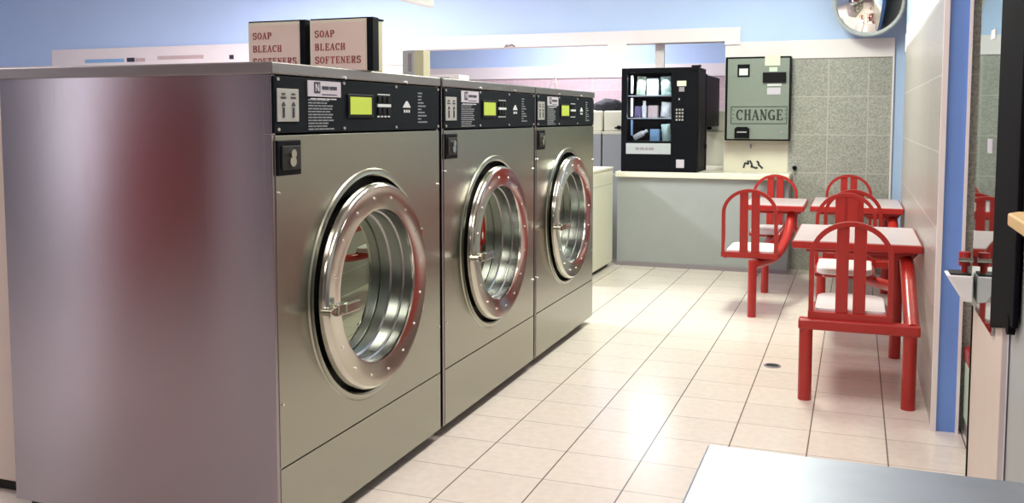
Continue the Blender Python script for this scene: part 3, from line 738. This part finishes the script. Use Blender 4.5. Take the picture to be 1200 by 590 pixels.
c0 = cluster('nearest red table with two fixed chairs, against the tiled partition', 4.04)
c1 = copy_tree(c0); c1.location = (.030 * K * 0, 5.545 * K, 0); c1['label'] = 'farther red table with fixed chairs against the partition, partly behind the nearest one'
# second design: the aisle-side one, each chair on a single post
t = thing('cluster_seating', 'red table with two fixed chairs on single posts, in front of the grey counter', 'table with seats', (-.42, 5.40, 0), 0, 'red cluster tables with fixed chairs')
tabletop(t, -.165, .165, -.18, .30)
chair(t, -.072, -.645, 1); chair(t, -.05, .60, -1)
part('leg', 'red', t, lambda bm: tube(bm, [(-.050, -.69, 0), (-.050, -.69, .285)], .0215, 18), smooth=True)
part('leg', 'red', t, lambda bm: tube(bm, [(-.050, .0, 0), (-.050, .0, .27)], .0215, 18), smooth=True)
part('arm_tube', 'red', t, lambda bm: tube(bm, bend([(-.05, -.69, .262), (-.02, -.60, .262), (.045, -.42, .268), (.09, -.24, .36), (.095, -.10, .48)], .10), .024, 16), smooth=True)
part('centre_post', 'red', t, lambda bm: tube(bm, bend([(-.05, 0, .24), (.02, .03, .30), (.085, .03, .40), (.095, .03, .475)], .06), .030, 16), smooth=True)
part('arm_tube', 'red', t, lambda bm: tube(bm, bend([(-.05, .0, .262), (-.05, .25, .268), (-.05, .52, .275)], .06), .022, 16), smooth=True)

# floor drain
t = thing('floor_drain', 'small round dark drain in the tiled floor', 'drain', (-.293, 3.79, 0))
part('ring', 'mauve', t, lambda bm: tube(bm, [(.030 * math.cos(2 * PI * k / 28), .030 * math.sin(2 * PI * k / 28), .001) for k in range(29)], .004, 8, False), smooth=True)
part('grate', 'plinth', t, lambda bm: [box(bm, -math.sqrt(.028 ** 2 - y * y), math.sqrt(.028 ** 2 - y * y), y - .003, y + .003, 0, .0022) for y in (-.021, -.0125, -.004, .0045, .013, .0215)])

# ------------------------------------------------------------------ cabinet with dark glass at the right
t = thing('glass_cabinet', 'tall cream cabinet with dark reflective glass and thick black frame at the right edge', 'cabinet', (.272, 1.72, 0))
bpart('body', 'cream_pink', t, 0, .20, .24, .70, .0, 1.95, bevel=.003)
bpart('edge_gasket', 'black', t, -.003, .012, .694, .704, 0, .66)
g = bpart('glass', 'glass_dark', t, -.006, -.001, .335, .690, .560, 1.94, label='dark reflective glass')
part('stile', 'black_matt', t, lambda bm: prism(bm, [(.055, .637), (.335, .577), (.335, 1.95), (.055, 1.95)], 0, -.010, -.001), bevel=.004, label='thick black frame')
part('stile_foot', 'black_matt', t, lambda bm: cyl(bm, (-.012, .105, .632), (.0, .105, .632), .018, 16))
bpart('sticker', 'paper', t, -.0075, -.006, .44, .50, 1.165, 1.185)
bpart('sticker', 'label', t, -.0075, -.006, .42, .49, .925, .955)
# dispenser with white funnel tray fixed to the cabinet edge
t = thing('funnel_dispenser', 'white funnel tray with small red dispenser fixed on the cabinet edge', 'dispenser', (.262, 2.38, .634))
def funnel(bm):
    P = [(-.057, .0), (.0, .0), (.0, -.062), (-.020, -.060), (-.050, -.012)]
    prism(bm, P, 1, -.035, .035)
part('tray', 'paper', t, funnel, bevel=.003)
part('tray_mouth', 'rubber', t, lambda bm: box(bm, -.048, -.004, -.030, .030, 0, .004))
part('spout', 'red', t, lambda bm: (cyl(bm, (-.016, 0, .02), (-.016, 0, .052), .013, 14), cyl(bm, (-.016, 0, .004), (-.016, 0, .02), .007, 12)), smooth=True, label='dark red spout')
part('knob', 'chrome', t, lambda bm: cyl(bm, (-.03, -.02, .035), (.0, -.02, .035), .006, 12))
# small bin seen in the gap between the blue wall end and the cabinet
t = thing('pedal_bin', 'small pale bin with red lid in the gap right of the blue wall end', 'bin', (.40, 3.12, 0))
part('body', 'p_green', t, lambda bm: box(bm, -.06, .06, -.06, .06, .05, .235), bevel=.008)
part('base', 'mauve', t, lambda bm: box(bm, -.055, .055, -.055, .055, 0, .05), bevel=.004)
part('lid', 'red', t, lambda bm: box(bm, -.064, .064, -.064, .064, .235, .285), bevel=.012)
# wooden shelf in the right corner
t = thing('wooden_shelf', 'pale wooden shelf edge jutting in at the right edge', 'shelf', (.290, 1.05, .850))
part('board', 'wood', t, lambda bm: prism(bm, [(-.09, -.45), (.0, -.45), (.0, .41), (-.075, .41), (-.09, .385)], 2, 0, .018), bevel=.003)
bpart('apron', 'grey_wall', t, -.045, -.016, -.43, .33, -.10, 0)

# ------------------------------------------------------------------ steel table in the foreground
t = thing('folding_table', 'grey metal topped table in the right foreground', 'table', (.03, .62, 0))
part('tabletop', 'steel_table', t, lambda bm: box(bm, -.190, .20, -.42, .49, .588, .604), bevel=.004)
part('leg', 'mauve', t, lambda bm: box(bm, -.165, -.135, .42, .45, 0, .588))
part('leg', 'mauve', t, lambda bm: box(bm, .145, .175, .42, .45, 0, .588))
part('leg', 'mauve', t, lambda bm: box(bm, -.165, -.135, -.38, -.35, 0, .588))
part('leg', 'mauve', t, lambda bm: box(bm, .145, .175, -.38, -.35, 0, .588))
part('rail', 'mauve', t, lambda bm: (box(bm, -.165, .175, .425, .445, .54, .588), box(bm, -.165, .175, -.375, -.355, .54, .588)))

# red box added behind the viewer for its soft reflection in the steel side
t = thing('drinks_machine', 'red drinks machine reflected in the side of the nearest washer', 'vending machine', (-3.88, -1.0, 0))
bpart('cabinet', 'red_machine', t, -.22, .22, -.30, .30, .04, 1.25, bevel=.01)
bpart('plinth', 'plinth', t, -.20, .20, -.28, .28, 0, .04)
